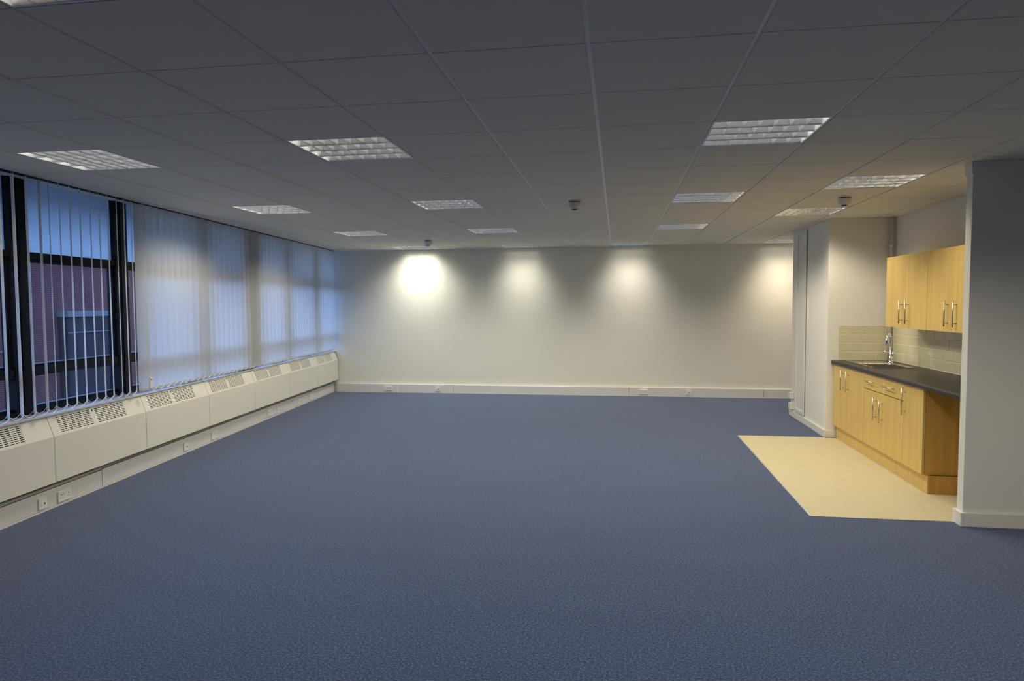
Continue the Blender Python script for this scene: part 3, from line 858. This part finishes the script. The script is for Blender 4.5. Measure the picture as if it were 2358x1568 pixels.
# the sink cut-out divides the top into pieces round the hole
SX0, SX1, SY0, SY1 = 2.545, 2.945, 7.345, 8.165
q = new()
prism(q, prof, 5.205, SY0 + 0.02); prism(q, prof, SY1 - 0.02, CY0 - 0.001)
pf = [(2.432, 0.862), (2.432, 0.885), (2.436, 0.893), (2.446, 0.897), (SX0 + 0.02, 0.897), (SX0 + 0.02, 0.858), (2.440, 0.858)]
prism(q, pf, SY0 + 0.02, SY1 - 0.02)
B(q, SX1 - 0.02, RX - 0.002, SY0 + 0.02, SY1 - 0.02, 0.858, 0.897)
obj('worktop_slab', q, M['worktop'], wt)
obj('upstand_sealant', B(new(), RX - 0.008, RX - 0.001, 5.25, CY0 - 0.002, 0.897, 0.903), M['skirt'], wt)
obj('upstand_sealant', B(new(), 2.455, RX - 0.008, CY0 - 0.009, CY0 - 0.001, 0.897, 0.903), M['skirt'], wt)
# sink
sk = thing('sink', 'stainless steel inset sink with drainer at the corner of the worktop', 'sink', (SX0, SY0, 0.897))
W_, L_ = SX1 - SX0, SY1 - SY0
q = new(); bx0, bx1, by0, by1 = 0.035, 0.345, 0.045, 0.385
def grid_rim(q, z0, z1, outer, inner):
    o, i = outer, inner
    B(q, o[0], o[1], o[2], i[2], z0, z1); B(q, o[0], o[1], i[3], o[3], z0, z1)
    B(q, o[0], i[0], i[2], i[3], z0, z1); B(q, i[1], o[1], i[2], i[3], z0, z1)
grid_rim(q, 0.0, 0.005, (0, W_, 0, L_), (bx0, bx1, by0, by1))
grid_rim(q, 0.003, 0.008, (0, W_, 0, L_), (0.008, W_ - 0.008, 0.008, L_ - 0.008))
obj('sink_deck', q, M['steel'], sk, bevel=0.0015)
q = new()
B(q, bx0 - 0.001, bx0, by0, by1, -0.15, 0.004); B(q, bx1, bx1 + 0.001, by0, by1, -0.15, 0.004)
B(q, bx0, bx1, by0 - 0.001, by0, -0.15, 0.004); B(q, bx0, bx1, by1, by1 + 0.001, -0.15, 0.004); B(q, bx0, bx1, by0, by1, -0.152, -0.15)
obj('basin', q, M['steel'], sk)
for k in range(7):
    q = new(); x = 0.05 + k * 0.043; tube(q, [(x, 0.44, 0.0045), (x, 0.77, 0.0045)], 0.004, 6)
    obj('drainer_ridge', q, M['steel'], sk, smooth=True)
q = new(); lathe(q, [(0, -0.149), (0.04, -0.149), (0.04, -0.146), (0, -0.144)], 20, ((bx0 + bx1) / 2, (by0 + by1) / 2, 0)); obj('drain', q, M['chrome'], sk)
# tap
tp = thing('mixer_tap', 'tall chrome mixer tap with a curved spout above the sink', 'tap', (2.878, 7.80, 0.902), 0)
q = new(); lathe(q, [(0, 0), (0.028, 0), (0.028, 0.006), (0.020, 0.014), (0.015, 0.05), (0.0135, 0.09), (0, 0.09)], 20); obj('tap_base', q, M['chrome'], tp, smooth=True)
pts = [(0, 0, 0.08), (0, 0, 0.27)]
sd = Vector((-0.65, -0.75))      # the spout swings out over the basin
for k in range(1, 11):
    a = PI * k / 10; rr = 0.052
    pts.append((sd.x * rr * (1 - math.cos(a)), sd.y * rr * (1 - math.cos(a)), 0.27 + rr * math.sin(a)))
pts.append((sd.x * 0.104, sd.y * 0.104, 0.245))
q = new(); tube(q, pts, 0.0105, 12); obj('spout', q, M['chrome'], tp, smooth=True)
q = new(); lathe(q, [(0, -0.035), (0.011, -0.035), (0.014, -0.03), (0.015, 0.0), (0.019, 0.012), (0.019, 0.030), (0.012, 0.044), (0, 0.046)], 16, (sd.x * 0.104, sd.y * 0.104, 0.232)); obj('spray_head', q, M['chrome'], tp, smooth=True)
q = new(); tube(q, [(0.0, 0, 0.045), (0.022, -0.012, 0.075), (0.030, -0.018, 0.100), (0.018, -0.012, 0.122)], [0.009, 0.010, 0.012, 0.011], 10); obj('valve_body', q, M['chrome'], tp, smooth=True)
q = new(); tube(q, [(0.022, -0.010, 0.116), (-0.02, 0.012, 0.125), (-0.085, 0.035, 0.143)], [0.006, 0.0045, 0.003], 8); obj('lever', q, M['chrome'], tp, smooth=True)

# wall cabinets
UF, UZ0, UZ1 = 2.762, 1.306, 2.022
def wall_cab(label, ya, ymid, yb, hy1, hy2):
    t = thing('wall_cabinet', label, 'cabinet', (0, 0, 0), 0, 'wall cabinets above the worktop')
    obj('body', B(new(), UF + 0.020, RX - 0.001, ya + 0.001, yb - 0.001, UZ0 + 0.001, UZ1 - 0.001), M['wood'], t, bevel=0.001)
    d1 = panel('door', t, ymid, yb, UZ0, UZ1, x=UF); d2 = panel('door', t, ya, ymid, UZ0, UZ1, x=UF)
    bar_handle(d1, True, (UF, hy1, 1.463), 0.22); bar_handle(d2, True, (UF, hy2, 1.463), 0.22)
wall_cab('beech wall cabinet with two doors, nearer the white column', 6.688, 7.160, 7.645, 7.222, 7.075)
wall_cab('beech wall cabinet with two doors, partly hidden by the partition', 5.730, 6.207, 6.686, 6.278, 6.130)

# tiled splashbacks
def bev_tile(w, h):
    """tile centred on the origin in y,z facing -x, with bevelled rim"""
    q = new(); b = 0.008; d = 0.0016; t0 = 0.0035
    o = [(-w / 2, -h / 2), (w / 2, -h / 2), (w / 2, h / 2), (-w / 2, h / 2)]
    i = [(-w / 2 + b, -h / 2 + b), (w / 2 - b, -h / 2 + b), (w / 2 - b, h / 2 - b), (-w / 2 + b, h / 2 - b)]
    A = [q.verts.new((0, *p)) for p in o]; Bv = [q.verts.new((-t0, *p)) for p in o]; Cv = [q.verts.new((-t0 - d, *p)) for p in i]
    q.faces.new(A); q.faces.new(Cv)
    for X, Y in ((A, Bv), (Bv, Cv)):
        for k in range(4): q.faces.new((X[k], X[(k + 1) % 4], Y[(k + 1) % 4], Y[k]))
    return mesh('tile', q, M['ctile'])
tcache = {}
def tiles(parent, a0, a1, start):
    """rows of 200x100 tiles from a0 to a1 in the parent's local y, half bond"""
    for r in range(4):
        z = 0.05 + r * 0.1
        off = start - (0.1 if r % 2 else 0.0)
        k = -6
        while True:
            s = max(a0, off + k * 0.2); e = min(a1, off + (k + 1) * 0.2); k += 1
            if off + (k - 1) * 0.2 >= a1: break
            if e - s < 0.022: continue
            w = round(e - s, 3)
            if w not in tcache: tcache[w] = bev_tile(w - 0.0035, 0.0965)
            o = obj('tile', tcache[w], None, parent); o.location = (0, (s + e) / 2, z)
sp = thing('tiled_splashback', 'cream tiled splashback on the column face beside the sink', 'tiles', (2.505, CY0 - 0.001, 0.899), -PI / 2)
obj('grout_bed', B(new(), -0.003, 0.0, 0.0, RX - 2.505, 0, 0.4), M['grout'], sp)
# rotated so local -x faces the camera (world -y) and local y runs to +x
sp.rotation_euler = (0, 0, PI / 2)
for c_ in list(sp.children): C.objects.unlink(c_); bpy.data.objects.remove(c_)
obj('grout_bed', B(new(), -0.003, 0.0, -(RX - 2.505), 0.0, 0, 0.4), M['grout'], sp)
tiles(sp, -(RX - 2.505), 0.0, 0.0)
sp2 = thing('tiled_splashback', 'cream tiled splashback running below the wall cabinets', 'tiles', (RX - 0.001, 5.275, 0.901), 0)
obj('grout_bed', B(new(), -0.003, 0.0, 0.0, CY0 - 0.012 - 5.275, 0, 0.4), M['grout'], sp2)
tiles(sp2, 0.0, CY0 - 0.012 - 5.275, 0.07)

# pipe in the kitchen corner
pp = thing('corner_pipe', 'white vertical pipe in the corner of the kitchen alcove', 'pipe', (3.035, 8.268, 0.897))
q = new(); tube(q, [(0, 0, 0.003), (0, 0, CH - 0.898)], 0.018, 16); obj('pipe_run', q, M['pipe'], pp, smooth=True)
q = new(); lathe(q, [(0, -0.012), (0.023, -0.012), (0.023, 0.012), (0, 0.012)], 16, (0, 0, 1.29)); obj('pipe_clip', q, M['pipe'], pp)
q = new(); tube(q, [(0.02, -0.02, 1.29), (0.032, -0.026, 1.29)], 0.006, 8); obj('clip_screw', q, M['steel'], pp)

# ------------------------------------------------------------------ outside the windows
struct(obj('ground_outside', B(new(), -120, 60, -80, 120, -4.3, -4.2), M['asphalt']))
bd = thing('brick_building', 'dusky red brick building seen through the open blind slats', 'building', wpt(-22.0, 20, -4.2), WPHI)
q = new(); B(q, -8, 0, -52, 60, 0, 8.16); obj('brick_wall', q, M['brick'], bd)
q = new(); B(q, -8, 0.12, -52, 60, 8.16, 8.27); obj('parapet_coping', q, M['frame'], bd)
# projecting bay with a pale coping, and a tall window, on the building opposite
q = new(); B(q, 0, 0.5, 10.3, 14.4, 0, 5.17); obj('bay_panel', q, M['bay'], bd)
q = new(); B(q, 0, 0.62, 10.2, 14.5, 5.17, 5.46); obj('bay_coping', q, M['coping'], bd)
q = new(); B(q, 0.5, 0.56, 10.3, 14.4, 4.3, 4.36); obj('bay_rail', q, M['coping2'], bd)
for sa, sb, za, zb in ((5.5, 6.7, 3.65, 7.3), (2.2, 3.9, 3.6, 7.3)):
    q = new(); B(q, -0.05, 0.04, sa, sa + 0.12, za, zb); B(q, -0.05, 0.04, sb - 0.12, sb, za, zb); B(q, -0.05, 0.04, sa + 0.12, sb - 0.12, zb - 0.12, zb); B(q, -0.05, 0.08, sa, sb, za - 0.1, za)
    f = obj('window_frame', q, M['coping2'], bd)
    q = new(); B(q, -0.04, 0.012, sa + 0.12, sb - 0.12, za, zb - 0.12); obj('brick_infill', q, M['brick'], f)
q = new(); tube(q, [(0.1, 8.3, 0), (0.1, 8.3, 8.1)], 0.08, 10); obj('downpipe', q, M['coping2'], bd, smooth=True)
